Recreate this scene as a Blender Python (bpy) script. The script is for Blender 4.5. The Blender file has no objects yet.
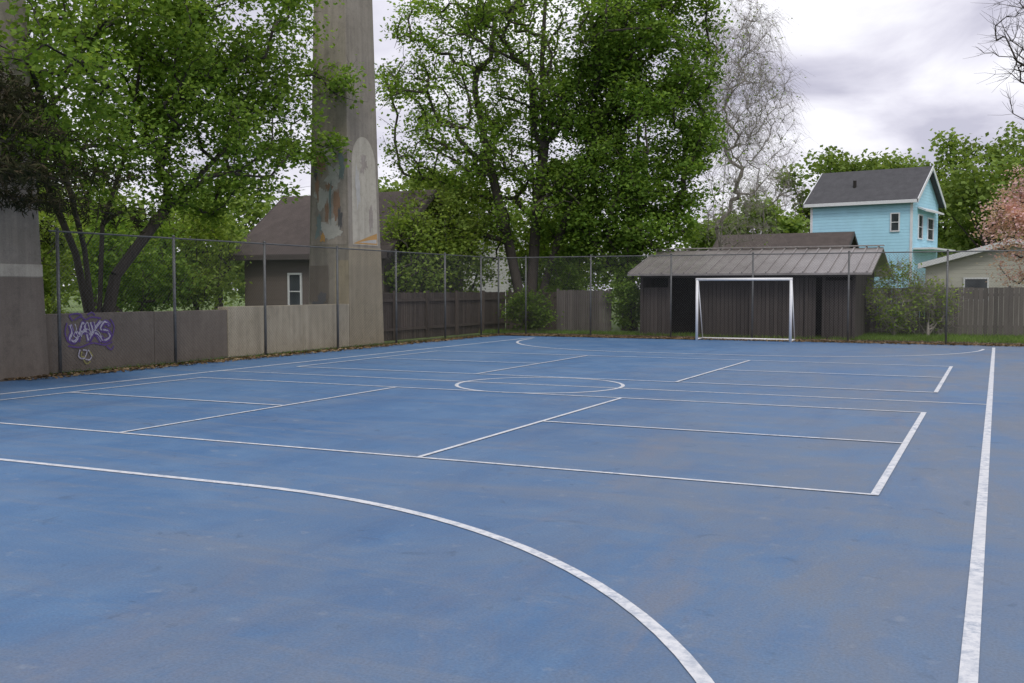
import bpy, math, random
import numpy as np
from mathutils import Vector, noise
random.seed(7); rng=np.random.default_rng(7)
scene=bpy.context.scene
scene.view_settings.view_transform='Standard'
scene.view_settings.look='None'
scene.view_settings.exposure=0

# ------------------------------------------------------------ materials
def nt(name):
    m=bpy.data.materials.new(name); m.use_nodes=True
    t=m.node_tree; t.nodes.clear()
    o=t.nodes.new('ShaderNodeOutputMaterial'); b=t.nodes.new('ShaderNodeBsdfPrincipled')
    t.links.new(b.outputs[0],o.inputs[0])
    return m,t,b,o
def coords(t,scale=(1,1,1),rot=0):
    c=t.nodes.new('ShaderNodeTexCoord'); mp=t.nodes.new('ShaderNodeMapping')
    mp.inputs['Scale'].default_value=scale; mp.inputs['Rotation'].default_value=(0,0,rot)
    t.links.new(c.outputs['Object'],mp.inputs[0]); return mp.outputs[0]
def noi(t,vec,scale,detail=5,rough=.6,dist=0):
    n=t.nodes.new('ShaderNodeTexNoise'); n.inputs['Scale'].default_value=scale
    n.inputs['Detail'].default_value=detail; n.inputs['Roughness'].default_value=rough; n.inputs['Distortion'].default_value=dist
    t.links.new(vec,n.inputs['Vector']); return n.outputs['Fac']
def ramp(t,fac,stops):
    r=t.nodes.new('ShaderNodeValToRGB'); e=r.color_ramp.elements
    while len(e)<len(stops): e.new(.5)
    for k,(p,c) in enumerate(stops):
        e[k].position=p; e[k].color=(c,c,c,1) if isinstance(c,(int,float)) else (*c,1)
    t.links.new(fac,r.inputs[0]); return r.outputs[0]
def mix(t,f,a,b,mode='MIX'):
    m=t.nodes.new('ShaderNodeMix'); m.data_type='RGBA'; m.blend_type=mode
    for s,v in ((0,f),(6,a),(7,b)):
        if isinstance(v,(int,float)): m.inputs[s].default_value=v
        elif isinstance(v,tuple): m.inputs[s].default_value=(*v,1)
        else: t.links.new(v,m.inputs[s])
    return m.outputs[2]
def mth(t,op,a,b=0.0):
    m=t.nodes.new('ShaderNodeMath'); m.operation=op
    for s,v in ((0,a),(1,b)):
        if isinstance(v,(int,float)): m.inputs[s].default_value=v
        else: t.links.new(v,m.inputs[s])
    return m.outputs[0]
def bump(t,b,h,strength=.3,dist=.02):
    n=t.nodes.new('ShaderNodeBump'); n.inputs['Strength'].default_value=strength; n.inputs['Distance'].default_value=dist
    t.links.new(h,n.inputs['Height']); t.links.new(n.outputs[0],b.inputs['Normal'])
def simple(name,c1,c2,scale=3,rough=.8,bmp=.2,metal=0,vscale=(1,1,1),island=0):
    m,t,b,o=nt(name); v=coords(t,vscale)
    f=noi(t,v,scale); col=ramp(t,f,[(.3,c1),(.7,c2)])
    f2=noi(t,v,scale*9,3)
    col=mix(t,.25,col,ramp(t,f2,[(.3,tuple(x*.6 for x in c1)),(.7,tuple(min(1,x*1.3) for x in c2))]))
    if island:
        g=t.nodes.new('ShaderNodeNewGeometry')
        col=mix(t,island,col,ramp(t,g.outputs['Random Per Island'],[(0,.35),(1,1.0)]),'MULTIPLY')
    t.links.new(col,b.inputs['Base Color'])
    b.inputs['Roughness'].default_value=rough; b.inputs['Metallic'].default_value=metal
    if bmp: bump(t,b,f2,bmp)
    return m
def leafmat(name,c1,c2,c3,trans=.42,nscale=.6):
    m,t,b,o=nt(name); t.nodes.remove(b); g=t.nodes.new('ShaderNodeNewGeometry')
    df=t.nodes.new('ShaderNodeBsdfDiffuse')
    col=ramp(t,g.outputs['Random Per Island'],[(0,c1),(.6,c2),(1,c3)])
    v=coords(t); f=noi(t,v,nscale,1)
    col=mix(t,.7,col,ramp(t,f,[(.35,.65),(.65,1.25)]),'MULTIPLY')
    t.links.new(col,df.inputs[0])
    tr=t.nodes.new('ShaderNodeBsdfTranslucent')
    col2=mix(t,1.0,col,(1.75,1.7,.8),'MULTIPLY'); t.links.new(col2,tr.inputs[0])
    ms=t.nodes.new('ShaderNodeMixShader'); ms.inputs[0].default_value=trans
    t.links.new(df.outputs[0],ms.inputs[1]); t.links.new(tr.outputs[0],ms.inputs[2]); t.links.new(ms.outputs[0],o.inputs[0])
    return m
def concrete(name,c1,c2,stain=.5):
    m,t,b,o=nt(name); v=coords(t)
    f=noi(t,v,.9,6,.65); col=ramp(t,f,[(.3,c1),(.7,c2)])
    vs=coords(t,(3.5,3.5,.22)); s=noi(t,vs,1.3,5,.6)
    col=mix(t,stain,col,ramp(t,s,[(.38,.35),(.6,1.0)]),'MULTIPLY')
    g=noi(t,v,45,3,.7); col=mix(t,.35,col,ramp(t,g,[(.35,.6),(.65,1.2)]),'MULTIPLY')
    sp=noi(t,v,6,4,.7); col=mix(t,.4,col,ramp(t,sp,[(.32,.6),(.5,1.0)]),'MULTIPLY')
    t.links.new(col,b.inputs['Base Color']); b.inputs['Roughness'].default_value=.9; bump(t,b,g,.35,.01)
    return m
def siding(name,c,pitch=.18,rough=.6):
    m,t,b,o=nt(name); v=coords(t); f=noi(t,v,1.2)
    c0=t.nodes.new('ShaderNodeTexCoord'); sp=t.nodes.new('ShaderNodeSeparateXYZ'); t.links.new(c0.outputs['Object'],sp.inputs[0])
    z=mth(t,'FRACT',mth(t,'DIVIDE',sp.outputs[2],pitch))
    col=mix(t,.5,c,ramp(t,f,[(.3,tuple(x*.8 for x in c)),(.7,tuple(min(1,x*1.1) for x in c))]))
    t.links.new(col,b.inputs['Base Color']); b.inputs['Roughness'].default_value=rough
    bump(t,b,mth(t,'SUBTRACT',1.0,z),.9,.03); return m

def court_mat():
    m,t,b,o=nt('court_acrylic'); v=coords(t)
    big=noi(t,v,.14,6,.62,.5); mid=noi(t,v,.9,8,.72,.3); fine=noi(t,v,60,3,.7)
    col=ramp(t,big,[(.32,(.048,.130,.28)),(.5,(.068,.163,.32)),(.66,(.095,.19,.345))])
    col=mix(t,ramp(t,mid,[(.45,0.0),(.66,.55)]),col,(.135,.23,.36))
    st=noi(t,coords(t,(.4,2.6,1),.35),.7,9,.74,.6)
    col=mix(t,ramp(t,st,[(.49,0.0),(.66,.55)]),col,(.165,.205,.265))
    st2=noi(t,coords(t,(2.2,.4,1),-.2),.5,8,.74,.7)
    col=mix(t,ramp(t,st2,[(.5,0.0),(.68,.5)]),col,(.055,.12,.245))
    c0=t.nodes.new('ShaderNodeTexCoord'); sp=t.nodes.new('ShaderNodeSeparateXYZ'); t.links.new(c0.outputs['Object'],sp.inputs[0])
    mr=t.nodes.new('ShaderNodeMapRange'); t.links.new(sp.outputs[0],mr.inputs[0]); mr.inputs[1].default_value=-7.5; mr.inputs[2].default_value=-.5
    dn=noi(t,coords(t,(1,.6,1)),.55,8,.75,.5)
    col=mix(t,mth(t,'MULTIPLY',mr.outputs[0],ramp(t,dn,[(.38,0.12),(.6,.8)])),col,(.168,.19,.222))
    # reddish dust, only toward the right-hand side
    rb=noi(t,coords(t,(1.5,.5,1),.2),.4,8,.75,.4)
    col=mix(t,mth(t,'MULTIPLY',mth(t,'ADD',mth(t,'MULTIPLY',mr.outputs[0],.75),.25),ramp(t,rb,[(.55,0.0),(.7,.42)])),col,(.225,.195,.19))
    sp_=noi(t,v,5.5,4,.6); col=mix(t,ramp(t,sp_,[(.62,0.0),(.72,.35)]),col,(.25,.29,.34))
    sc=noi(t,coords(t,(1,1,1)),2.6,3,.55,1.5); col=mix(t,ramp(t,sc,[(.64,0.0),(.72,.35)]),col,(.05,.085,.14))
    col=mix(t,.35,col,ramp(t,fine,[(.3,.5),(.7,1.4)]),'MULTIPLY')
    t.links.new(col,b.inputs['Base Color']); 
    t.links.new(ramp(t,mid,[(.3,.55),(.7,.85)]),b.inputs['Roughness']); b.inputs['Specular IOR Level'].default_value=.4
    bump(t,b,fine,.4,.004); return m
def paint_mat():
    m,t,b,o=nt('court_line_paint'); v=coords(t)
    f=noi(t,v,11,6,.75); g=noi(t,v,.7,4)
    wear=mth(t,'MULTIPLY',ramp(t,f,[(.44,0.0),(.62,.9)]),ramp(t,g,[(.35,.3),(.65,1.0)]))
    col=mix(t,wear,(.68,.70,.72),(.27,.33,.42))
    col=mix(t,.4,col,ramp(t,g,[(.3,.78),(.7,1.0)]),'MULTIPLY')
    t.links.new(col,b.inputs['Base Color']); b.inputs['Roughness'].default_value=.8; return m

M={}
M['court']=court_mat(); M['paint']=paint_mat()
M['grass']=simple('grass_ground',(.08,.13,.03),(.15,.22,.055),.35,.95,.5)
M['dirt']=simple('leaf_strewn_dirt',(.07,.055,.04),(.15,.12,.085),2.5,.95,.6)
M['conc']=concrete('pier_concrete',(.23,.205,.165),(.31,.28,.235),.38)
M['wall_a']=concrete('painted_wall_brown_grey',(.155,.13,.105),(.195,.166,.135),.25)
M['wall_b']=concrete('painted_wall_beige',(.37,.325,.235),(.45,.40,.30),.3)
M['tan']=concrete('tan_paint',(.31,.265,.18),(.36,.31,.22),.22)
M['cream']=concrete('cream_paint',(.40,.37,.30),(.50,.465,.385),.3)
M['mtan']=concrete('mural_ground',(.29,.25,.21),(.40,.36,.32),.45)
for n,c in dict(m_rust=(.30,.19,.13),m_white=(.45,.44,.41),m_teal=(.19,.24,.24),m_orange=(.48,.28,.10),m_grey=(.11,.11,.115),m_purple=(.13,.07,.26),m_yellow=(.36,.34,.12),m_lilac=(.50,.48,.57)).items():
    M[n]=simple(n,tuple(x*.75 for x in c),c,5,.85,.1)
M['galv']=simple('galvanised_steel',(.10,.105,.105),(.17,.175,.175),5,.55,.05,.5)
M['wire']=simple('fence_wire',(.12,.125,.125),(.19,.19,.19),5,.6,0,.4)
M['white']=simple('white_goal_paint',(.72,.73,.74),(.8,.8,.8),4,.4,.05)
M['trim']=simple('trim_white',(.6,.62,.64),(.7,.72,.74),4,.5,.05)
M['brownbd']=simple('dark_brown_boards',(.052,.043,.039),(.08,.067,.06),3,.75,.3,0,(4,4,.4),.6)
M['woodf']=simple('weathered_fence_wood',(.065,.05,.04),(.11,.088,.072),3,.85,.3,0,(4,4,.4),.7)
M['greyf']=simple('grey_slat_fence',(.10,.088,.078),(.145,.13,.118),3,.85,.3,0,(4,4,.4),.6)
M['metalroof']=simple('brown_metal_roof',(.20,.182,.172),(.33,.31,.295),.9,.4,.1,.25)
M['darkin']=simple('dark_interior',(.012,.011,.01),(.02,.018,.016),3,.9,0)  # near-black: painted-in shade of the shed interior, also the roof vent
M['bluesid']=siding('light_blue_siding',(.35,.63,.76))
M['creamsid']=siding('cream_siding',(.42,.42,.36))
M['whitesid']=siding('white_siding',(.5,.5,.48))
M['brownsid']=siding('taupe_siding',(.11,.09,.078))
M['shingle']=simple('grey_shingles',(.05,.051,.055),(.08,.081,.087),2.5,.9,.6)
M['brshingle']=simple('brown_shingles',(.05,.04,.035),(.085,.068,.06),2.5,.9,.6)
M['bark']=simple('bark',(.035,.03,.025),(.085,.072,.06),6,.95,.8,0,(3,3,.6))
M['barkpale']=simple('bare_twigs',(.24,.22,.20),(.36,.33,.30),6,.95,0)
M['leafA']=leafmat('maple_leaves',(.095,.17,.032),(.155,.25,.05),(.26,.37,.085))
M['leafB']=leafmat('broad_leaves',(.08,.15,.03),(.135,.225,.045),(.22,.33,.07))
M['leafC']=leafmat('spring_leaves',(.13,.20,.045),(.19,.27,.06),(.27,.35,.09),.4,.25)
M['leafD']=leafmat('far_leaves',(.12,.185,.05),(.175,.255,.07),(.25,.33,.10),.35,.12)
M['needle']=leafmat('pine_needles',(.026,.030,.016),(.040,.044,.022),(.075,.06,.04),.1)
M['pink']=leafmat('pink_blossom',(.48,.31,.35),(.64,.46,.50),(.72,.6,.62),.35)
M['litter']=leafmat('dead_leaves',(.10,.065,.04),(.2,.14,.08),(.32,.25,.16),.1)
M['blade']=leafmat('grass_blades',(.08,.15,.028),(.13,.21,.045),(.19,.28,.075),.3)
def glass():
    m,t,b,o=nt('window_glass'); f=noi(t,coords(t),1.5); t.links.new(ramp(t,f,[(.3,(.02,.025,.03)),(.7,(.07,.08,.09))]),b.inputs['Base Color']); b.inputs['Roughness'].default_value=.12; return m
M['glass']=glass()

# ------------------------------------------------------------ mesh builder
class MB:
    def __init__(s): s.v=[]; s.f=[]; s.m=[]; s.mats=[]
    def mi(s,k):
        if k not in s.mats: s.mats.append(k)
        return s.mats.index(k)
    def add(s,vs,fs,k):
        n=len(s.v); s.v+= [tuple(x) for x in vs]; i=s.mi(k)
        for f in fs: s.f.append(tuple(n+a for a in f)); s.m.append(i)
    def box(s,x0,x1,y0,y1,z0,z1,k):
        s.add([(x0,y0,z0),(x1,y0,z0),(x1,y1,z0),(x0,y1,z0),(x0,y0,z1),(x1,y0,z1),(x1,y1,z1),(x0,y1,z1)],
          [(3,2,1,0),(4,5,6,7),(0,1,5,4),(1,2,6,5),(2,3,7,6),(3,0,4,7)],k)
    def tube(s,p,q,r0,r1,k,n=6,cap=False):
        p=Vector(p);q=Vector(q); d=(q-p)
        if d.length<1e-5: return
        d.normalize(); a=d.orthogonal().normalized(); b=d.cross(a)
        vs=[]
        for c,r in((p,r0),(q,r1)):
            for i in range(n):
                t=2*math.pi*i/n; vs.append(c+a*(r*math.cos(t))+b*(r*math.sin(t)))
        fs=[(i,(i+1)%n,n+(i+1)%n,n+i) for i in range(n)]
        if cap: fs+= [tuple(range(n))[::-1],tuple(range(n,2*n))]
        s.add(vs,fs,k)
    def poly(s,pts,k): s.add(pts,[tuple(range(len(pts)))],k)
    def obj(s,name,parent=None,smooth=False,bevel=0,loc=None,rotz=0):
        me=bpy.data.meshes.new(name); me.from_pydata(s.v,[],s.f)
        for k in s.mats: me.materials.append(M[k])
        me.polygons.foreach_set('material_index',s.m)
        if smooth: me.polygons.foreach_set('use_smooth',[True]*len(s.f))
        me.update(); o=bpy.data.objects.new(name,me); scene.collection.objects.link(o)
        if parent: o.parent=parent
        if loc is not None: o.location=loc
        o.rotation_euler[2]=rotz
        if bevel:
            b=o.modifiers.new('bevel','BEVEL'); b.width=bevel; b.segments=2
        return o
def empty(name,loc=(0,0,0),rotz=0):
    e=bpy.data.objects.new(name,None); scene.collection.objects.link(e); e.location=loc; e.rotation_euler[2]=rotz; return e
def leaves_obj(name,centers,size,mat,parent,up=.6,aspect=.75):
    n=len(centers)
    nr=rng.normal(size=(n,3)); nr[:,2]=np.abs(nr[:,2])+up; nr/=np.linalg.norm(nr,axis=1)[:,None]
    a=np.cross(nr,rng.normal(size=(n,3))); a/=np.linalg.norm(a,axis=1)[:,None]; b=np.cross(nr,a)
    s=(size*(.6+.8*rng.random(n)))[:,None]
    c=centers
    V=np.stack([c-a*s*.5, c+b*s*aspect*.5-a*s*.05+nr*s*.08, c+a*s*.5, c-b*s*aspect*.5-a*s*.05+nr*s*.08],1).reshape(-1,3)
    me=bpy.data.meshes.new(name); me.vertices.add(4*n); me.loops.add(4*n); me.polygons.add(n)
    me.vertices.foreach_set('co',V.ravel()); me.loops.foreach_set('vertex_index',np.arange(4*n,dtype=np.int32))
    me.polygons.foreach_set('loop_start',np.arange(0,4*n,4,dtype=np.int32)); me.polygons.foreach_set('loop_total',np.full(n,4,dtype=np.int32))
    me.update(calc_edges=True); me.validate(); me.materials.append(M[mat])
    o=bpy.data.objects.new(name,me); scene.collection.objects.link(o)
    if parent: o.parent=parent
    return o

# ------------------------------------------------------------ tree generator (greedy spanning skeleton)
def skeleton(stems,lobes,npts,bf=.25,shell=.55,holes=.0,seed=1):
    r=np.random.default_rng(seed)
    P=[];W=np.array([l[3]*l[4]*l[5] for l in lobes])**.67; W=W/W.sum()
    off=Vector((seed*3.1,seed*1.7,0))
    while len(P)<npts:
        l=lobes[r.choice(len(lobes),p=W)]
        d=r.normal(size=3); d/=np.linalg.norm(d); rad=r.random()**(1/3*shell+.0001)
        p=np.array(l[:3])+d*rad*np.array(l[3:6])
        if noise.noise(Vector(p)*.55+off)<holes-.25: continue
        P.append(p)
    P=np.array(P)
    nodes=[];par=[];path=[]
    for st in stems:
        prev=-1 if not nodes else 0
        for i,pt in enumerate(st):
            if i==0 and nodes: prev=0; continue
            nodes.append(np.array(pt,float)); par.append(prev); 
            path.append(0 if prev<0 else path[prev]+np.linalg.norm(nodes[-1]-nodes[prev])); prev=len(nodes)-1
    ns=len(nodes)
    best=np.full(len(P),1e9); bi=np.zeros(len(P),int); alive=np.ones(len(P),bool)
    def upd(i):
        nonlocal best,bi
        d=np.linalg.norm(P-nodes[i],axis=1)
        dz=np.clip(nodes[i][2]-P[:,2],0,None)
        c=d+bf*path[i]+dz*.5
        if i==0: c=c+50
        m=c<best; best[m]=c[m]; bi[m]=i
    for i in range(ns): upd(i)
    for _ in range(len(P)):
        j=int(np.argmin(np.where(alive,best,1e12))); alive[j]=False
        pi=bi[j]; a=nodes[pi]; b=P[j]; L=np.linalg.norm(b-a)
        if L>.5:
            mid=(a+b)/2+r.normal(size=3)*L*.09+np.array([0,0,L*.06])
            nodes.append(mid); par.append(pi); path.append(path[pi]+L/2); pi=len(nodes)-1
        nodes.append(b); par.append(pi); path.append(path[pi]+L/2); upd(len(nodes)-1)
    return np.array(nodes),np.array(par),ns
def tree(name,stems,lobes,npts=400,trunk_r=.3,tip_r=.012,nleaf=40000,leaf=.14,mat='leafA',bark='bark',spread=.42,seed=1,holes=0,bf=.25,shell=.55,twigs=0,droop=0,parent=None,twl=.6):
    N,par,ns=skeleton(stems,lobes,npts,bf,shell,holes,seed)
    r=np.random.default_rng(seed+99)
    cnt=np.ones(len(N))
    for i in range(len(N)-1,0,-1): cnt[par[i]]+=cnt[i]
    R=tip_r+(trunk_r-tip_r)*np.sqrt(np.clip((cnt-1)/cnt[0],0,1))
    mb=MB()
    for i in range(1,len(N)):
        p=par[i]; r0=min(R[p],R[i]*1.25+.003); r1=R[i]
        mb.tube(N[p],N[i],r0,r1,bark,9 if r1>.08 else (5 if r1>.03 else 3))
    b=N[0]
    mb.tube((b[0],b[1],b[2]-.2),(b[0],b[1],b[2]+.5),R[0]*1.5,R[0]*1.0,bark,12)
    if twigs:
        for i in range(ns,len(N)):
            for k in range(twigs):
                d=r.normal(size=3); d/=np.linalg.norm(d); o=N[i]-N[par[i]]; o=o/(np.linalg.norm(o)+1e-6)
                d=d*.8+o*.9+np.array([0,0,.15]); d/=np.linalg.norm(d); L=twl*(.5+r.random())
                m1=N[i]+d*L*.5+r.normal(size=3)*.04; m2=m1+d*L*.5+np.array([0,0,-droop*L])+r.normal(size=3)*.06
                mb.tube(N[i],m1,tip_r*.8,tip_r*.6,bark,3); mb.tube(m1,m2,tip_r*.6,tip_r*.35,bark,3)
    e=parent or empty(name)
    mb.obj('trunk_and_limbs',e,True)
    if nleaf:
        w=r.random(len(N)-ns)**1.6+.12; w/=w.sum()
        idx=r.choice(np.arange(ns,len(N)),size=nleaf,p=w)
        s=spread*(.6+.7*r.random(len(N)))[idx][:,None]
        C=N[idx]+r.normal(size=(nleaf,3))*s*np.array([1,1,.62])
        C=C[C[:,2]>.15]
        leaves_obj('foliage',C,leaf,mat,e)
    return e

# ------------------------------------------------------------ ground, court, markings
g=MB(); g.poly([(-500,-300,-.012),(500,-300,-.012),(500,700,-.012),(-500,700,-.012)],'grass'); g.obj('ground')
g=MB(); g.poly([(-17.4,-12,-.006),(9,-12,-.006),(9,35.0,-.006),(-17.4,35.0,-.006)],'dirt'); g.obj('dirt_ground')
g=MB(); g.poly([(-16.35,-10,0),(6.5,-10,0),(6.5,33.35,0),(-16.35,33.35,0)],'court'); g.obj('sports_court')
lm=MB(); zc=[.004]
def strip(pts,w):
    z=zc[0]; zc[0]+=.0004
    L=[];Rr=[]
    for i,p in enumerate(pts):
        a=pts[max(0,i-1)]; b=pts[min(len(pts)-1,i+1)]
        dx,dy=b[0]-a[0],b[1]-a[1]; l=math.hypot(dx,dy); nx,ny=-dy/l*w/2,dx/l*w/2
        L.append((p[0]+nx,p[1]+ny,z)); Rr.append((p[0]-nx,p[1]-ny,z))
    n=len(pts); lm.add(L+Rr,[(i+n,i+1+n,i+1,i) for i in range(n-1)],'paint')
W=.078; w=.055; CX=-7.25; CY=16.4
GL0,GL1=1.5,31.3
strip([(-.08,-4),(-.08,32.2)],W); strip([(-14.42,-4),(-14.42,32.2)],W)
strip([(-.12,CY),(-14.38,CY)],w)
strip([(CX+1.46*math.cos(a),CY+1.46*math.sin(a)) for a in np.linspace(0,2*math.pi,65)],w+.01)
for y0,sg in((GL0,1),(GL1,-1)):
    pts=[(-5.8+5.46*math.cos(a),y0+sg*5.42*math.sin(a)) for a in np.linspace(0,math.pi/2,30)]
    pts+=[(-8.7-5.4*math.sin(a),y0+sg*5.42*math.cos(a)) for a in np.linspace(0,math.pi/2,30)]
    strip(pts,W)
strip([(-.12,GL0),(-14.38,GL0)],W)
for y0,y1 in((8.8,14.95),(17.9,24.0)):
    ym=(y0+y1)/2
    strip([(-.85,y0),(-13.65,y0)],w); strip([(-.85,y1),(-13.65,y1)],w)
    strip([(-.88,y0-.02),(-.88,y1+.02)],w+.012); strip([(-13.62,y0-.02),(-13.62,y1+.02)],w)
    strip([(-5.22,y0),(-5.22,y1)],w); strip([(-9.28,y0),(-9.28,y1)],w)
    strip([(-.9,ym),(-5.2,ym)],w); strip([(-9.3,ym),(-13.6,ym)],w)
lm.obj('court_markings')

# ------------------------------------------------------------ concrete wall with graffiti
e=empty('concrete_wall')
a=MB(); a.box(-17.0,-16.72,13.9,16.9,-.1,1.19,'wall_a'); a.box(-17.0,-16.72,16.91,19.26,-.1,1.18,'wall_a'); a.obj('painted_section',e,bevel=.012)
a=MB(); a.box(-17.02,-16.70,19.27,22.2,-.1,1.25,'wall_b'); a.box(-17.02,-16.70,22.21,24.36,-.1,1.25,'wall_b'); a.obj('beige_section',e,bevel=.012)
a=MB(); a.box(-17.0,-16.72,-8,12.05,-.1,1.19,'wall_a'); a.obj('rear_section',e,bevel=.012)
gr=MB(); xo=[-16.714]
GS=.80
def stroke(pts,wd,k):
    xo[0]+=.0005; wd*=GS
    n=len(pts); L=[];R_=[]
    for i,p in enumerate(pts):
        q0=pts[max(0,i-1)]; q1=pts[min(n-1,i+1)]; dy,dz=q1[0]-q0[0],q1[1]-q0[1]; l=math.hypot(dy,dz) or 1
        L.append((xo[0],p[0]-dz/l*wd,p[1]+dy/l*wd)); R_.append((xo[0],p[0]+dz/l*wd,p[1]-dy/l*wd))
    gr.add(L+R_,[(i,i+n,i+n+1,i+1) for i in range(n-1)],k)
def sm(pts,k=5):
    out=[]
    for i in range(len(pts)-1):
        p0=pts[max(0,i-1)];p1=pts[i];p2=pts[i+1];p3=pts[min(len(pts)-1,i+2)]
        for j in range(k):
            t=j/k; out.append(tuple(.5*((2*p1[c])+(-p0[c]+p2[c])*t+(2*p0[c]-5*p1[c]+4*p2[c]-p3[c])*t*t+(-p0[c]+3*p1[c]-3*p2[c]+p3[c])*t**3) for c in(0,1)))
    out.append(pts[-1]); return out
Y0,Z0=14.62,.66
G=lambda pts:[(Y0+y*GS,Z0+z*GS) for y,z in pts]
letters=[[(.02,.38),(.08,.2),(.0,.02),(.14,-.05),(.26,.08),(.2,.2)],[(.26,-.04),(.34,.2),(.44,.42),(.54,.2),(.6,-.06)],[(.24,.12),(.46,.2),(.62,.08)],[(.68,.42),(.74,.2),(.62,-.04)],[(.98,.44),(.74,.18),(.86,.1),(1.0,-.08)],[(1.3,.32),(1.14,.42),(1.0,.24),(1.22,.18),(1.3,.02),(1.1,-.06),(.98,.06)]]
for ls in letters: stroke(sm(G(ls)),.07,'m_purple')
for ls in letters[::2]: stroke(sm(G([(a_+.012,b_+.012) for a_,b_ in ls])),.035,'m_lilac')
for ls in letters[1::2]: stroke(sm(G([(a_-.02,b_+.012) for a_,b_ in ls])),.024,'m_lilac')
for ls in letters: stroke(sm(G([(a_+.035,b_-.03) for a_,b_ in ls[::-1]])),.014,'m_purple')
for ls in letters[:5]: stroke(sm(G([(a_*.9+.12+.08*b_,b_*.8+.1) for a_,b_ in ls])),.012,'m_lilac')
for pts in ([(-.05,-.14),(.3,-.19),(.7,-.1),(1.1,-.17),(1.35,-.1)],[(.15,.5),(.35,.58),(.5,.5),(.7,.56),(1.0,.52)],[(.1,.48),(.0,.62),(.25,.66),(.4,.6)],[(1.3,.5),(1.42,.3),(1.36,.05)],[(-.08,.44),(-.14,.2),(-.06,-.04)],[(.55,.62),(.7,.68),(.8,.6)],[(1.15,-.2),(1.3,-.3),(1.4,-.2)]): stroke(sm(G(pts)),.02,'m_purple')
for pts in ([(.3,-.25),(.26,-.42),(.42,-.48),(.52,-.3),(.4,-.26)],[(.56,-.26),(.66,-.42),(.6,-.52),(.46,-.5)]): stroke(sm(G(pts)),.018,'m_lilac' )
for pts in ([(.36,-.3),(.34,-.42),(.46,-.44)],[(.6,-.3),(.7,-.44)],[(.4,-.5),(.5,-.62),(.62,-.56)]): stroke(sm(G(pts)),.018,'m_yellow')
gr.obj('graffiti',e)

# ------------------------------------------------------------ piers
def pier(x0,x1,y0,y1,tp,H,name,mur):
    e=empty(name)
    mb=MB(); n=14
    vs=[];fs=[]
    for i in range(n+1):
        z=-.2+(H+.2)*i/n; t=tp*max(z,0)/H
        vs+=[(x0+t,y0+t,z),(x1-t,y0+t,z),(x1-t,y1-t,z),(x0+t,y1-t,z)]
    for i in range(n):
        for k in range(4): fs.append((i*4+k,i*4+(k+1)%4,(i+1)*4+(k+1)%4,(i+1)*4+k))
    fs.append((n*4,n*4+1,n*4+2,n*4+3))
    mb.add(vs,fs,'conc'); mb.obj('shaft',e,bevel=.03)
    hb=MB(); hb.box(x0-.5,x1+.5,y0-.3,y1+.3,H,H+.9,'conc'); hb.obj('pier_head',e,bevel=.03)
    pm=MB(); k=[.004]
    def right(s,z): t=tp*z/H; return (x1-t+k[0], y0+t+(y1-y0-2*t)*s, z)
    def front(s,z): t=tp*z/H; return (x0+t+(x1-x0-2*t)*s, y0+t-k[0], z)
    def blob(F,s,z,rs,rz,mat,seed,nn=40):
        k[0]+=.0007; pts=[]
        for i in range(nn):
            a=2*math.pi*i/nn; m=1+.8*noise.noise(Vector((math.cos(a)*1.8+seed,math.sin(a)*1.8,seed*.7)))+.5*noise.noise(Vector((math.cos(a)*5+seed,math.sin(a)*5,seed*.7)))
            pts.append(F(min(.97,max(.03,s+rs*m*math.cos(a))),z+rz*m*math.sin(a)))
        c=F(s,z); pm.add([c]+pts,[(0,1+i,1+(i+1)%nn) if F is right else (0,1+(i+1)%nn,1+i) for i in range(nn)],mat)
    def rect(F,s0,s1,z0,z1,mat):
        k[0]+=.0007; pts=[F(s0,z0),F(s1,z0),F(s1,z1),F(s0,z1)]; pm.poly(pts,mat)
    if mur:
        rect(right,.0,1,0,2.88,'tan'); rect(front,.66,1,0.0,2.5,'tan')
        rect(front,.05,.97,2.95,5.9,'mtan')
        k[0]+=.0007; pts=[right(.12,2.95),right(.9,2.95)]
        for i in range(15):
            a=math.pi*i/14; pts.append(right(.51+.39*math.cos(a),5.25+.85*math.sin(a)))
        pm.poly(pts,'cream')
        k[0]+=.001
        pm.poly([right(.14,2.98),right(.88,2.98),right(.88,3.32),right(.6,3.2),right(.3,3.06)],'m_orange')
        k[0]+=.0007
        pm.poly([right(.3,3.02),right(.86,3.02),right(.86,3.14),right(.6,3.1)],'m_white')
        blob(right,.3,4.6,.05,.6,'m_white',3.3); blob(right,.7,3.8,.07,.4,'mtan',4.3); blob(right,.5,5.3,.12,.25,'mtan',5.3)
        for s,z,rs,rz,m,sd in [(.3,5.3,.13,.3,'m_rust',1),(.62,4.9,.2,.3,'m_white',2),(.35,4.3,.2,.3,'m_white',3),(.72,4.1,.07,.5,'m_rust',4),(.25,3.5,.1,.3,'m_teal',5),(.6,3.4,.22,.22,'m_white',6),(.85,5.2,.07,.4,'m_teal',7),(.5,5.6,.2,.15,'m_white',8),(.45,3.9,.04,.4,'m_rust',9),(.2,4.6,.05,.3,'m_rust',10),(.5,4.6,.08,.12,'m_rust',11),(.35,3.15,.06,.1,'m_orange',12),(.8,3.7,.05,.3,'m_grey',13),(.15,5.0,.04,.2,'m_grey',14),(.55,4.2,.03,.5,'m_teal',16)]:
            blob(front,s,z,rs,rz,m,sd)
        rect(front,.04,.5,1.3,2.35,'wall_a'); 
        blob(front,.3,1.2,.2,.3,'m_grey',15)
        blob(front,.45,.7,.3,.3,'tan',18)
    else:
        rect(right,0,1,0,1.9,'wall_a'); rect(right,0,1,1.92,2.15,'cream')
    pm.obj('painted_patches',e)
    return e
pier(-18.2,-16.72,24.4,26.2,.28,15,'bridge_pier',True)
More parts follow.
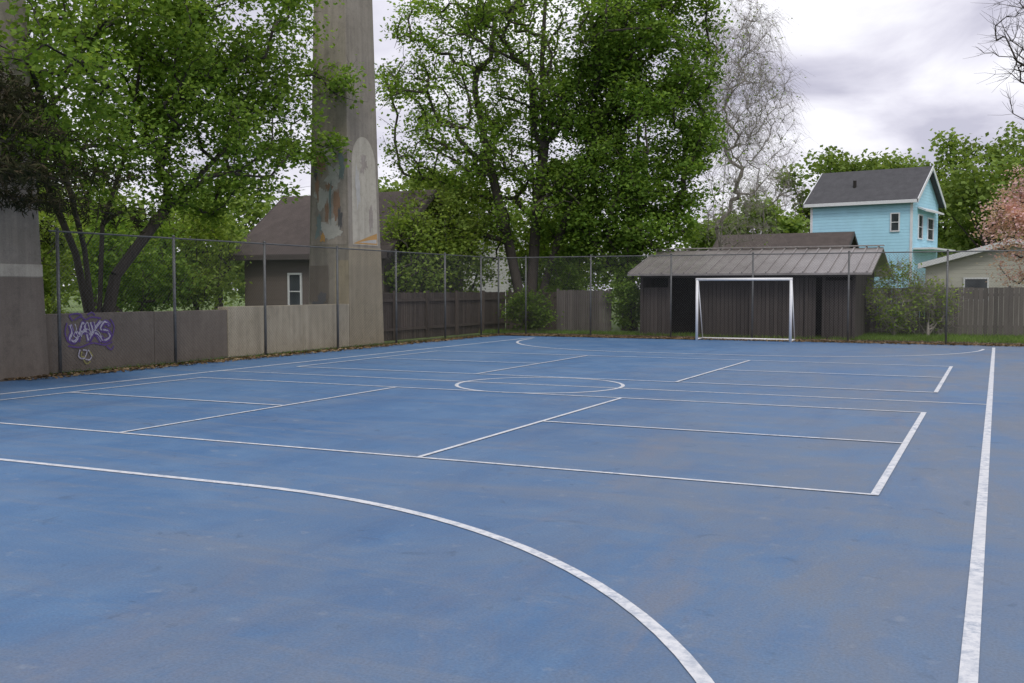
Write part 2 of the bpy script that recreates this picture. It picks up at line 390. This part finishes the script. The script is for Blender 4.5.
pier(-18.3,-16.56,12.1,13.98,.35,15,'bridge_pier',False)

# ------------------------------------------------------------ chain link fences
def chain(name,p0,p1,h,posts,r=.03):
    e=empty(name); p0=Vector((*p0,0)); p1=Vector((*p1,0)); L=(p1-p0).length; d=(p1-p0)/L; nrm=Vector((-d.y,d.x,0))
    mb=MB()
    for s in posts:
        q=p0+d*s; mb.tube(q-Vector((0,0,.1)),q+Vector((0,0,h+.03)),r,r,'galv',8,True)
        mb.tube(q+Vector((0,0,h+.03)),q+Vector((0,0,h+.07)),r*1.3,r*.5,'galv',8,True)
    mb.obj('posts',e,True)
    mb=MB(); up=Vector((0,0,1))
    mb.tube(p0+up*h,p1+up*h,.019,.019,'galv',6); mb.tube(p0+up*.06,p1+up*.06,.006,.006,'galv',4)
    mb.obj('rails',e,True)
    mb=MB(); st=.085; off=nrm*-.03
    k=-h
    while k<L:
        for sg in(1,-1):
            a0,z0,a1,z1=k,0.03,k+h,h
            if a0<0: z0=.03-a0; a0=0
            if a1>L: z1=h-(a1-L); a1=L
            if z1-z0>.05:
                if sg==1: A=p0+d*a0+up*z0; B=p0+d*a1+up*z1
                else: A=p0+d*(L-a0)+up*z0; B=p0+d*(L-a1)+up*z1
                o=off+nrm*(.004*sg); mb.tube(A+o,B+o,.0019,.0019,'wire',3)
        k+=st
    mb.obj('mesh_wires',e)
chain('chain_link_fence',(-16.5,14.0),(-16.5,33.6),2.8,[.2,3.3,6.4,9.5,12.55,15.6,18.2,19.6],.033)
chain('chain_link_fence',(-16.5,-8),(-16.5,12.0),2.8,[0,3,6,9,12,15,18,20],.033)
chain('chain_link_fence',(-16.5,33.6),(6,33.6),2.8,[1.1,3.6,6.5,9.25,12.25,15.1,18.2,21.2],.03)

# ------------------------------------------------------------ soccer goal
e=empty('soccer_goal',(-7.37,32.75,0))
mb=MB(); hw=1.5;H=1.98
for s in(-hw,hw):
    mb.tube((s,0,0),(s,0,H),.045,.045,'white',12,True)
    mb.tube((s,0,.04),(s,.75,.04),.025,.025,'white',8,True)
    mb.tube((s,.12,H),(s,.75,.04),.018,.018,'white',8,True); mb.tube((s,0,H),(s,.12,H),.018,.018,'white',8,True)
mb.tube((-hw-.045,0,H),(hw+.045,0,H),.045,.045,'white',12,True)
mb.tube((-hw,.75,.04),(hw,.75,.04),.03,.03,'white',8,True)
mb.obj('frame',e,True)

# ------------------------------------------------------------ equipment shed
e=empty('equipment_shed')
X0,X1,YF,YB=-11.45,-4.25,35.0,40.8
zr,ze,YR=3.12,2.2,37.9
w_=MB()
def boards(mb,a,b,fixed,axis,z0,z1,mat,bw=.14,gap=.012,th=.03):
    s=a
    while s<b-.02:
        t=min(b,s+bw); zz=z1(s) if callable(z1) else z1
        dj=random.uniform(-.004,.004)
        if axis=='x': mb.box(s,t-gap,fixed+dj,fixed+dj+th,z0,zz,mat)
        else: mb.box(fixed+dj,fixed+dj+th,s,t-gap,z0,zz,mat)
        s=t
boards(w_,X0+0,X0+.95,YF,'x',.05,1.72,'brownbd'); boards(w_,-9.35,X1-1.2,YF,'x',.05,2.05,'brownbd'); boards(w_,X1-.9,X1,YF,'x',.05,1.95,'brownbd')
gz=lambda y: ze+ (zr-ze)*(1-abs(y-YR)/(YR-YF+.5)) - .08
boards(w_,YF,YB,X1-.03,'y',.05,gz,'brownbd'); boards(w_,YF,YB,X0,'y',.05,gz,'brownbd'); boards(w_,X0,X1,YB,'x',.05,2.1,'brownbd')
w_.obj('board_walls',e)
p=MB()
for x in(X0-.02,X0+1.0,-9.4,-7.6,-5.75,X1-.95,X1+.0): p.box(x-.05,x+.05,YF-.09,YF-.01,-.05,2.15,'brownbd')
p.box(X0,X1,YF-.08,YF+.04,2.06,2.19,'brownbd')
p.obj('posts_and_beam',e,bevel=.006)
p=MB(); p.box(X0+.1,X1-.1,YF+.9,YF+.95,0,2.2,'darkin'); p.box(X0+.05,X1-.05,YF+.1,YB-.1,-.05,.05,'darkin'); p.obj('interior_shade_panel',e)  # added near-black panel and floor, shade of the open bay put into colour
r_=MB(); ox0,ox1=X0-.4,X1+.6; yf,yb=YF-.55,YB+.55
def slope(y): return ze+(zr-ze)*(1-abs(y-YR)/(YR-yf))
t=.07
r_.add([(ox0,yf,ze),(ox1,yf,ze),(ox1,YR,zr),(ox0,YR,zr),(ox1,yb,slope(yb)),(ox0,yb,slope(yb)),
        (ox0,yf,ze-t),(ox1,yf,ze-t),(ox1,YR,zr-t),(ox0,YR,zr-t),(ox1,yb,slope(yb)-t),(ox0,yb,slope(yb)-t)],
       [(0,1,2,3),(3,2,4,5),(7,6,9,8),(8,9,11,10),(0,6,7,1),(1,7,8,2),(2,8,10,4),(5,4,10,11),(3,9,6,0),(5,11,9,3)],'metalroof')
x=ox0+.02
while x<ox1:
    for ya,yb_ in((yf-.01,YR),(YR,yb)):
        za,zb=slope(ya),slope(yb_)
        r_.add([(x,ya,za),(x+.045,ya,za),(x+.045,yb_,zb),(x,yb_,zb),(x,ya,za+.05),(x+.045,ya,za+.05),(x+.045,yb_,zb+.05),(x,yb_,zb+.05)],
          [(4,5,6,7),(0,1,5,4),(1,2,6,5),(3,0,4,7),(2,3,7,6)],'metalroof')
    x+=.4
r_.box(ox0-.02,ox1+.02,YR-.12,YR+.12,zr+.045,zr+.085,'metalroof')
r_.obj('standing_seam_roof',e)

# ------------------------------------------------------------ generic house (local coords)
def house(name,loc,rot,L,D,he,hr,sid,roof,wins,over=.35,vent=False,gable='x',trim='trim'):
    e=empty(name,loc,rot)
    mb=MB()
    if gable=='x':
        V=[(-L,0,-.2),(0,0,-.2),(0,D,-.2),(-L,D,-.2),(-L,0,he),(0,0,he),(0,D,he),(-L,D,he),(0,D/2,hr),(-L,D/2,hr)]
        F=[(0,1,5,4),(1,2,6,8,5),(2,3,7,6),(3,0,4,9,7)]
    else:
        V=[(-L,0,-.2),(0,0,-.2),(0,D,-.2),(-L,D,-.2),(-L,0,he),(0,0,he),(0,D,he),(-L,D,he),(-L/2,0,hr),(-L/2,D,hr)]
        F=[(0,1,5,8,4),(1,2,6,5),(2,3,7,9,6),(3,0,4,7)]
    mb.add(V,F,sid); mb.obj('walls',e)
    r=MB(); t=.14
    def slab(a,b,c,d):
        up=Vector((0,0,t)); q=[Vector(x)+Vector((0,0,.01)) for x in(a,b,c,d)]
        r.add(q+[x+up for x in q],[(3,2,1,0),(4,5,6,7),(0,1,5,4),(1,2,6,5),(2,3,7,6),(3,0,4,7)],roof)
    tr=MB()
    if gable=='x':
        sl=(hr-he)/(D/2); zo=he-over*sl
        slab((-L-over,-over,zo),(over,-over,zo),(over,D/2,hr),(-L-over,D/2,hr))
        slab((-L-over,D/2,hr+.002),(over,D/2,hr+.002),(over,D+over,zo),(-L-over,D+over,zo))
        for xx in(over+.012,-L-over-.06):
            for ya,za,yb2,zb in((-over,zo,D/2,hr),(D/2,hr,D+over,zo)):
                tr.add([(xx,ya,za-.08),(xx,yb2,zb-.08),(xx,yb2,zb+.16),(xx,ya,za+.16),(xx+.05,ya,za-.08),(xx+.05,yb2,zb-.08),(xx+.05,yb2,zb+.16),(xx+.05,ya,za+.16)],
                  [(0,1,2,3),(7,6,5,4),(0,4,5,1),(3,2,6,7)],trim)
        tr.box(-L-over,over,-over-.05,-over-.003,zo-.06,zo+.13,trim)
        if trim=='trim': tr.box(-.12,.03,-.03,-.002,-.1,he-.05,trim); tr.box(-L-.03,-L+.12,-.03,-.002,-.1,he-.05,trim)
    else:
        sl=(hr-he)/(L/2); zo=he-over*sl
        slab((-L-over,-over,zo),(-L/2,-over,hr),(-L/2,D+over,hr),(-L-over,D+over,zo))
        slab((-L/2,-over,hr+.002),(over,-over,zo),(over,D+over,zo),(-L/2,D+over,hr+.002))
        for xa,za,xb,zb in((-L-over,zo,-L/2,hr),(-L/2,hr,over,zo)):
            yy=-over-.06
            tr.add([(xa,yy,za-.1),(xb,yy,zb-.1),(xb,yy,zb+.14),(xa,yy,za+.14),(xa,yy+.05,za-.1),(xb,yy+.05,zb-.1),(xb,yy+.05,zb+.14),(xa,yy+.05,za+.14)],
              [(0,1,2,3),(7,6,5,4),(0,4,5,1),(3,2,6,7)],trim)
    if vent: r.tube((-L*.62,D*.2,he+.3),(-L*.62,D*.2,hr-.6),.1,.1,'darkin',10,True)
    r.obj('roof',e); tr.obj('trim',e,bevel=.008)
    gw=MB()
    for face,c,z0,wd,hh in wins:
        f=.07
        def bx(a,b,za,zb,o0,o1,k):
            if face=='f': gw.box(a,b,-o1,-o0,za,zb,k)
            else: gw.box(o0,o1,a,b,za,zb,k)
        a,b=c-wd/2,c+wd/2; z1=z0+hh
        bx(a,b,z0,z1,.002,.02,'glass')
        bx(a-f,a,z0-f,z1+f,.001,.06,'trim'); bx(b,b+f,z0-f,z1+f,.001,.06,'trim'); bx(a,b,z1,z1+f,.001,.055,'trim'); bx(a,b,z0-f,z0,.001,.07,'trim')
        bx(a,b,(z0+z1)/2-.02,(z0+z1)/2+.02,.021,.045,'trim')
    gw.obj('windows',e)
    return e
bh=house('blue_house',(-4.5,62.5,0),math.radians(-11),5.9,5.6,6.8,8.7,'bluesid','shingle',[('f',-.95,5.0,.4,.95),('f',-4.3,1.2,1.2,1.3),('s',1.6,4.6,.8,1.3),('s',3.8,4.6,1.2,1.2)],.32,vent=True)
pb=MB(); pb.box(.02,1.1,.2,5.4,3.9,4.0,'trim'); pb.add([(.01,1.0,6.4),(.5,.9,6.2),(.5,5.0,6.2),(.01,4.9,6.4),(.01,1.0,6.3),(.5,.9,6.1),(.5,5.0,6.1),(.01,4.9,6.3)],[(0,1,2,3),(7,6,5,4),(0,4,5,1),(1,5,6,2),(2,6,7,3)],'trim')
pb.obj('side_awning',bh)
house('cream_garage',(4.3,50,0),0,7.3,7,2.75,3.75,'creamsid','shingle',[('f',-5.2,1.2,.9,.9)],.3,gable='y')
house('brown_roofed_house',(-8.1,58,0),math.radians(-4),7,6,2.9,4.75,'brownsid','brshingle',[('f',-2,1,1,1.1)],.4,trim='brownbd')
house('taupe_house',(-19.9,31.2,0),0,6.3,6,3.1,5.3,'brownsid','brshingle',[('f',-3.9,.95,.5,1.25),('f',-1.2,.95,.8,1.25)],.4,trim='brownbd')
house('white_house',(-26.5,51,0),math.radians(6),8,7,4.3,6.0,'whitesid','shingle',[('f',-2,1,1,1.2),('f',-4.5,1,1,1.2),('f',-2,3.0,.9,1.0)],.4)

# ------------------------------------------------------------ wood fences
def wfence(name,segs,h,mat,bw=.14,gap=.012):
    e=empty(name); mb=MB()
    for (x0,y0,x1,y1) in segs:
        if x0==x1: boards(mb,y0,y1,x0,'y',-.05,lambda s:h+random.uniform(-.015,.015),mat,bw,gap)
        else: boards(mb,x0,x1,y0,'x',-.05,lambda s:h+random.uniform(-.015,.015),mat,bw,gap)
    mb.obj('boards',e); mb=MB()
    for (x0,y0,x1,y1) in segs:
        for z in(.3,h-.3):
            if x0==x1: mb.box(x0+.036,x0+.08,y0,y1,z,z+.09,mat)
            else: mb.box(x0,x1,y0+.036,y0+.08,z,z+.09,mat)
        L=(y1-y0) if x0==x1 else (x1-x0); n=int(L/2.4)+1
        for i in range(n+1):
            if x0==x1: mb.box(x0+.082,x0+.17,y0+L*i/n-.045,y0+L*i/n+.045,-.1,h+.06,mat)
            else: mb.box(x0+L*i/n-.045,x0+L*i/n+.045,y0+.082,y0+.17,-.1,h+.06,mat)
    mb.obj('rails_and_posts',e)
wfence('wooden_fence',[(-17.9,26.4,-17.9,37.0),(-17.8,37.2,-14.9,37.2)],1.55,'woodf')
wfence('wooden_fence',[(-15.2,36.0,-13.1,36.0)],1.62,'greyf',.09,.015)
wfence('wooden_fence',[(-4.3,39.6,12,39.6)],1.72,'greyf',.16,.008)

# ------------------------------------------------------------ trees
B=(-17.3,37.6,0)
tree('maple_tree',[[B,(-17.4,37.5,1.2),(-17.9,37.4,3.5),(-18.6,37.2,6.5),(-19.2,37.0,9.5),(-19.5,37.,12)],
  [B,(-17.0,37.6,1.3),(-16.9,37.8,4),(-16.6,38,7.5),(-16.8,38.2,11),(-16.6,38.2,14)],
  [B,(-16.7,37.8,1.2),(-16.0,38,3.6),(-14.9,38.3,6.5),(-14.0,38.6,9.5),(-13.4,38.8,12.5)],
  [B,(-17.2,37.9,1.5),(-17.3,38.6,4.5),(-17.8,39.4,8),(-18.2,40,11.5)]],
  [(-20.0,37.3,9.5,3.6,3.0,4.9),(-16.6,38,11.8,4.2,3.2,4.7),(-18.0,37.8,5.6,3.4,2.2,2.2),(-14,38.5,11.5,3.2,2.6,4)],
  640,.34,.02,44000,.14,'leafA',seed=3,holes=.12,spread=.36,twigs=1)
tree('maple_tree',[[(-13.4,39.3,0),(-13.4,39.3,2),(-13.2,39.4,5),(-13.1,39.4,8.5),(-13.1,39.4,12)],[(-13.4,39.3,0),(-13.8,39,2.2),(-14.6,38.7,5),(-14.8,38.4,8)]],
  [(-13.5,39,7.6,3.6,2.6,4.6),(-12.5,39.3,9.9,2.8,2.4,4.3),(-14.8,38.5,5.0,2.2,1.8,2.2),(-13.1,38.6,4.2,2.6,1.8,1.9)],
  560,.26,.016,62000,.15,'leafB',seed=5,holes=.06,spread=.38)
tree('maple_tree',[[(-19.2,17.6,0),(-19.2,17.7,1.5),(-19.4,18.0,3.2),(-19.2,18.6,5.0),(-19.0,19.0,7.5),(-19,19.3,10)],[(-19.2,17.6,0),(-19.0,18.0,2.0),(-18.6,19.2,3.6),(-18.4,20.8,5.0),(-18.2,22.0,6.2)],[(-19.2,17.6,0),(-19.4,17.2,2.5),(-19.6,16.4,4.5),(-19.5,15.6,6.5)],[(-19.2,17.6,0),(-18.9,17.0,2.6),(-18.0,15.6,4.6),(-16.6,13.8,5.8)]],
  [(-18.6,20.6,5.8,2.6,3.0,2.4),(-18.8,18.0,6.4,2.8,3.0,3.0),(-18.5,20,8.4,2.8,3.6,2.4),(-18.0,23.2,7.0,1.8,2.2,2.1),(-19.0,15.6,6.4,2.4,2.2,2.6),(-16.1,13.2,5.9,1.5,1.9,1.9)],
  620,.17,.01,58000,.12,'leafA',seed=11,holes=.10,spread=.32,twigs=1)
for i,(x,y,h,rr) in enumerate([(-26.8,26.5,4.0,1.6),(-29.5,23.5,4.2,1.9),(-27.2,29.6,4.4,1.5),(-33,27,5.5,2.4),(-19.8,36.0,5.6,1.5),(-21.3,39.5,6.5,2.0),(-20.0,34.0,5.2,1.2),(-18.2,43,5.5,2.0),(-19.2,32.0,4.4,.8)]):
    tree('small_tree',[[(x,y,0),(x+.1,y,1.2),(x,y+.1,2.4),(x+.1,y,h)]],[(x,y,h*.64,rr,rr,h*.42)],140,.08,.01,7000 if i<8 else 3500,.14,'leafB' if i in(0,) else 'leafC',seed=20+i,spread=.36,twigs=1)
tree('bare_tree',[[(-11.2,45.2,0),(-11.2,45.2,3),(-11.1,45.2,6),(-10.9,45.2,9),(-10.6,45.2,12)]],[(-10.4,45.2,8.4,2.5,2.2,5.2),(-10.6,45,11,2.4,2.2,3.4)],800,.10,.006,1800,.09,'leafC','barkpale',seed=31,twigs=8,droop=.6,shell=.8,twl=.8)
tree('bare_tree',[[(4.4,41.5,0),(4.3,41.5,3),(4.0,41.4,6),(3.8,41.3,9),(3.6,41.2,13)]],[(3.1,41.3,10.2,3.8,3,3.6)],420,.16,.010,0,.1,'leafC','bark',seed=33,twigs=4,shell=.7,twl=.6)
tree('bare_tree',[[(-16.3,84,0),(-16.3,84,4),(-16.2,84,9)]],[(-16.2,84,7.5,2.6,2.4,3.6)],260,.16,.014,0,.1,'leafC','barkpale',seed=35,twigs=4,twl=.9)
tree('cherry_blossom_tree',[[(1.9,43.4,0),(1.9,43.4,1.2),(1.8,43.3,2.2),(1.7,43.3,3.6)]],[(1.8,43.3,3.5,2.3,2,2.0),(2.0,43.3,5.2,1.8,1.6,1.4)],260,.13,.012,22000,.11,'pink',seed=37,spread=.3)
for nm,x,y,rx,h,m,sd,nl in [('shrub',-3.3,38.3,1.0,2.6,'leafC',41,2200),('shrub',-2.2,38.6,.9,2.0,'leafC',42,1000),('shrub',-16.2,35.6,.9,1.5,'leafB',43,4000),('shrub',-12.4,36.6,.9,2.6,'leafB',44,5000),('shrub',-15.4,38.4,1.4,3.4,'leafB',45,8000),('shrub',-17.6,40.5,1.5,3.6,'leafB',46,7000),('shrub',-27.5,22,1.4,1.5,'leafC',47,4500),('shrub',-31,20,1.8,2.0,'leafC',48,5000)]:
    pale=sd in(41,42)
    tree(nm,[[(x,y,0),(x+.05,y,.25),(x,y,.6)],[(x,y,0),(x+.3,y,.5)],[(x,y,0),(x-.3,y+.1,.5)]],[(x,y,h*.52,rx,rx*.8,h*.48)],150 if pale else 110,.04,.006,nl,.10,m,'barkpale' if pale else 'bark',seed=sd,spread=.2,twigs=6 if pale else 2,twl=.4)
def pine(name,x,y,H,R0,zlow,seed):
    r=np.random.default_rng(seed); e=empty(name); mb=MB()
    mb.tube((x,y,-.2),(x+.1,y,H*.5),.2,.13,'bark',12); mb.tube((x+.1,y,H*.5),(x,y,H),.13,.03,'bark',8)
    C=[]
    z=zlow
    while z<H-.2:
        for k in range(7):
            a=r.random()*6.283; L=R0*(1-.6*(z-zlow)/(H-zlow))*(.7+.45*r.random())
            p=Vector((x,y,z)); d=Vector((math.cos(a),math.sin(a),.12)); n=9
            for i in range(n):
                q=p+d*(L/n); d.z-=.04; mb.tube(p,q,.035*(1-i/n)+.006,.035*(1-(i+1)/n)+.005,'bark',4)
                if i>1:
                    for sgn in(-1,1):
                        sd=Vector((-d.y,d.x,-.12))*sgn; sl=L*.28*(1-.5*i/n)*(.6+.6*r.random()); tip=q+(d*.6+sd)*sl
                        mb.tube(q,tip,.008,.004,'bark',3)
                        for j in range(26): 
                            t=r.random(); c=q.lerp(tip,t)+Vector(r.normal(size=3))*.06; C.append(c)
                p=q
        z+=.34
    mb.obj('trunk_and_boughs',e,True)
    C=np.array([tuple(c) for c in C]); C=np.repeat(C,3,axis=0)+r.normal(size=(len(C)*3,3))*.05
    leaves_obj('needles',C,.15,'needle',e,up=.1,aspect=.16)
pine('pine_tree',-17.0,10.4,6.4,4.7,2.9,5)

# distant trees, one mass
dt=empty('distant_trees'); wood=MB(); D=[]
def blobtree(x,y,h,rr,n,lo=.2):
    wood.tube((x,y,-.2),(x,y,h*.6),.25,.12,'bark',6)
    nl=22
    for k in range(nl):
        a=random.random()*6.283; q=random.random()**.5*rr*.8; z=h*(lo+(.88-lo)*random.random())
        fr=.45+.6*math.sin(math.pi*min(1,z/h)); s=rr*.34*random.uniform(.7,1.3)
        cx_,cy_=x+q*math.cos(a)*fr,y+q*math.sin(a)*fr
        wood.tube((x,y,h*.3),(cx_,cy_,z),.09,.03,'bark',4)
        m=n//nl
        d=rng.normal(size=(m,3)); d/=np.linalg.norm(d,axis=1)[:,None]; d*= (rng.random((m,1))**.4)*(1+.22*rng.normal(size=(m,1)))
        D.append(np.array([cx_,cy_,z])+d*np.array([s,s,s*.85]))
for x,y,h,rr in [(-12.6,82.6,13,4.4),(-8.6,84.2,12.6,4.7),(-4.5,88,14.6,4.8),(-.8,84,15,4.8),(2.4,88,14.6,4.8),(6.5,86,13,5),(-19,79,8.5,3.8),(-15.2,72,8.5,3.4),(11,88,14,5),(-10,92,14,5),(-.5,76,11.5,4),
   (-53,45,9,4),(-49,49,8,3.8),(-45,51,10,4),(-41,50,8,4),(-37,55,9,3.8),(-33,57,10,4),(-29.5,60,9,4),(-25,63,11,4),(-60,40,10,5),(-57,52,12,5),(-47,36,6.5,3),(-40,38,6,3),(-37,42,7,3)]:
    blobtree(x,y,h,rr,6000 if x>-20 else 3000)
for i in range(70):
    a=math.radians(-72+i*1.35); d=105+random.uniform(-8,8); x,y=math.sin(a)*d,math.cos(a)*d
    s=random.uniform(3,5); q=rng.normal(size=(420,3)); q/=np.linalg.norm(q,axis=1)[:,None]
    D.append(np.array([x,y,3.0])+q*np.array([s,s,random.uniform(3,4.6)])*(.6+.5*rng.random((420,1))))
D=np.concatenate(D); D=D[D[:,2]>.1]
wood.obj('trunks',dt); leaves_obj('foliage',D,.36,'leafD',dt)

# leaf litter and grass blades
def scat(n,x0,x1,y0,y1,z=.012,p=1.0,axis=0):
    u=rng.random(n)**p; v=rng.random(n)
    return np.stack([x0+(x1-x0)*(u if axis==0 else v), y0+(y1-y0)*(v if axis==0 else u), np.full(n,z)+rng.random(n)*.015],1)
C=np.concatenate([scat(5500,-16.7,-15.95,13,33.4,p=2.4,axis=0),scat(10000,-16.5,4,35.0,32.9,p=1.1,axis=1),scat(9000,-16.4,-8.9,34.6,32.9,p=.9,axis=1)])
leaves_obj('leaf_litter',C,.085,'litter',None,up=3)
def blades(name,n,x0,x1,y0,y1,h):
    c=np.stack([x0+(x1-x0)*rng.random(n),y0+(y1-y0)*rng.random(n),np.zeros(n)],1)
    a=rng.random(n)*6.283; d=np.stack([np.cos(a),np.sin(a),np.zeros(n)],1)*.012; hh=h*(.5+rng.random(n))
    lean=rng.normal(size=(n,3))*.04; lean[:,2]=hh
    V=np.stack([c-d,c+d,c+lean],1).reshape(-1,3).tolist(); F=[(3*i,3*i+1,3*i+2) for i in range(n)]
    mb=MB(); mb.add(V,F,'blade'); return mb.obj(name)
blades('grass_strip',22000,-9,7,34.3,39.4,.11)
blades('grass_strip',6000,-17.8,-9,34.4,36.0,.12)
blades('weeds_along_wall',2500,-16.72,-16.45,14,33.4,.07)

# ------------------------------------------------------------ world & sun
EL,AZ=52,150
wd=bpy.data.worlds.new('World'); scene.world=wd; wd.use_nodes=True; t=wd.node_tree; t.nodes.clear()
o=t.nodes.new('ShaderNodeOutputWorld'); sky=t.nodes.new('ShaderNodeTexSky'); sky.sky_type='NISHITA'; sky.sun_disc=False
sky.sun_elevation=math.radians(EL); sky.sun_rotation=math.radians(AZ)
b1=t.nodes.new('ShaderNodeBackground'); b1.inputs[1].default_value=.1; t.links.new(sky.outputs[0],b1.inputs[0])
tc=t.nodes.new('ShaderNodeTexCoord'); sp=t.nodes.new('ShaderNodeSeparateXYZ'); t.links.new(tc.outputs['Generated'],sp.inputs[0])
den=mth(t,'ADD',mth(t,'MAXIMUM',sp.outputs[2],0.0),.3)
cb=t.nodes.new('ShaderNodeCombineXYZ'); t.links.new(mth(t,'DIVIDE',sp.outputs[0],den),cb.inputs[0]); t.links.new(mth(t,'DIVIDE',sp.outputs[1],den),cb.inputs[1])
n1=noi(t,cb.outputs[0],2.3,7,.52,.35); n2=noi(t,cb.outputs[0],.8,3,.5)
cl=ramp(t,n1,[(.36,(.54,.52,.625)),(.48,(.74,.725,.82)),(.64,(1.03,1.03,1.07))])
cl=mix(t,.3,cl,ramp(t,n2,[(.35,.85),(.65,1.1)]),'MULTIPLY')
b2=t.nodes.new('ShaderNodeBackground'); t.links.new(cl,b2.inputs[0]); b2.inputs[1].default_value=1.15
ms=t.nodes.new('ShaderNodeMixShader'); t.links.new(ramp(t,n1,[(.3,.85),(.5,.96)]),ms.inputs[0])
t.links.new(b1.outputs[0],ms.inputs[1]); t.links.new(b2.outputs[0],ms.inputs[2]); t.links.new(ms.outputs[0],o.inputs[0])
sl=bpy.data.lights.new('sun','SUN'); sl.energy=1.5; sl.angle=math.radians(16); sl.color=(1,.95,.88)
so=bpy.data.objects.new('sun',sl); scene.collection.objects.link(so)
az=math.radians(AZ); el=math.radians(EL)
dirv=Vector((math.sin(az)*math.cos(el),math.cos(az)*math.cos(el),math.sin(el)))
so.rotation_euler=(-dirv).to_track_quat('-Z','Y').to_euler(); so.location=(0,0,30)

# ------------------------------------------------------------ camera
cd=bpy.data.cameras.new('camera'); co=bpy.data.objects.new('camera',cd); scene.collection.objects.link(co)
cd.lens=35.96; cd.sensor_width=36; cd.clip_end=2000; cd.clip_start=.05
co.location=(0,0,1.7); co.rotation_euler=(math.radians(90-2.99),0,math.radians(25.4))
scene.camera=co
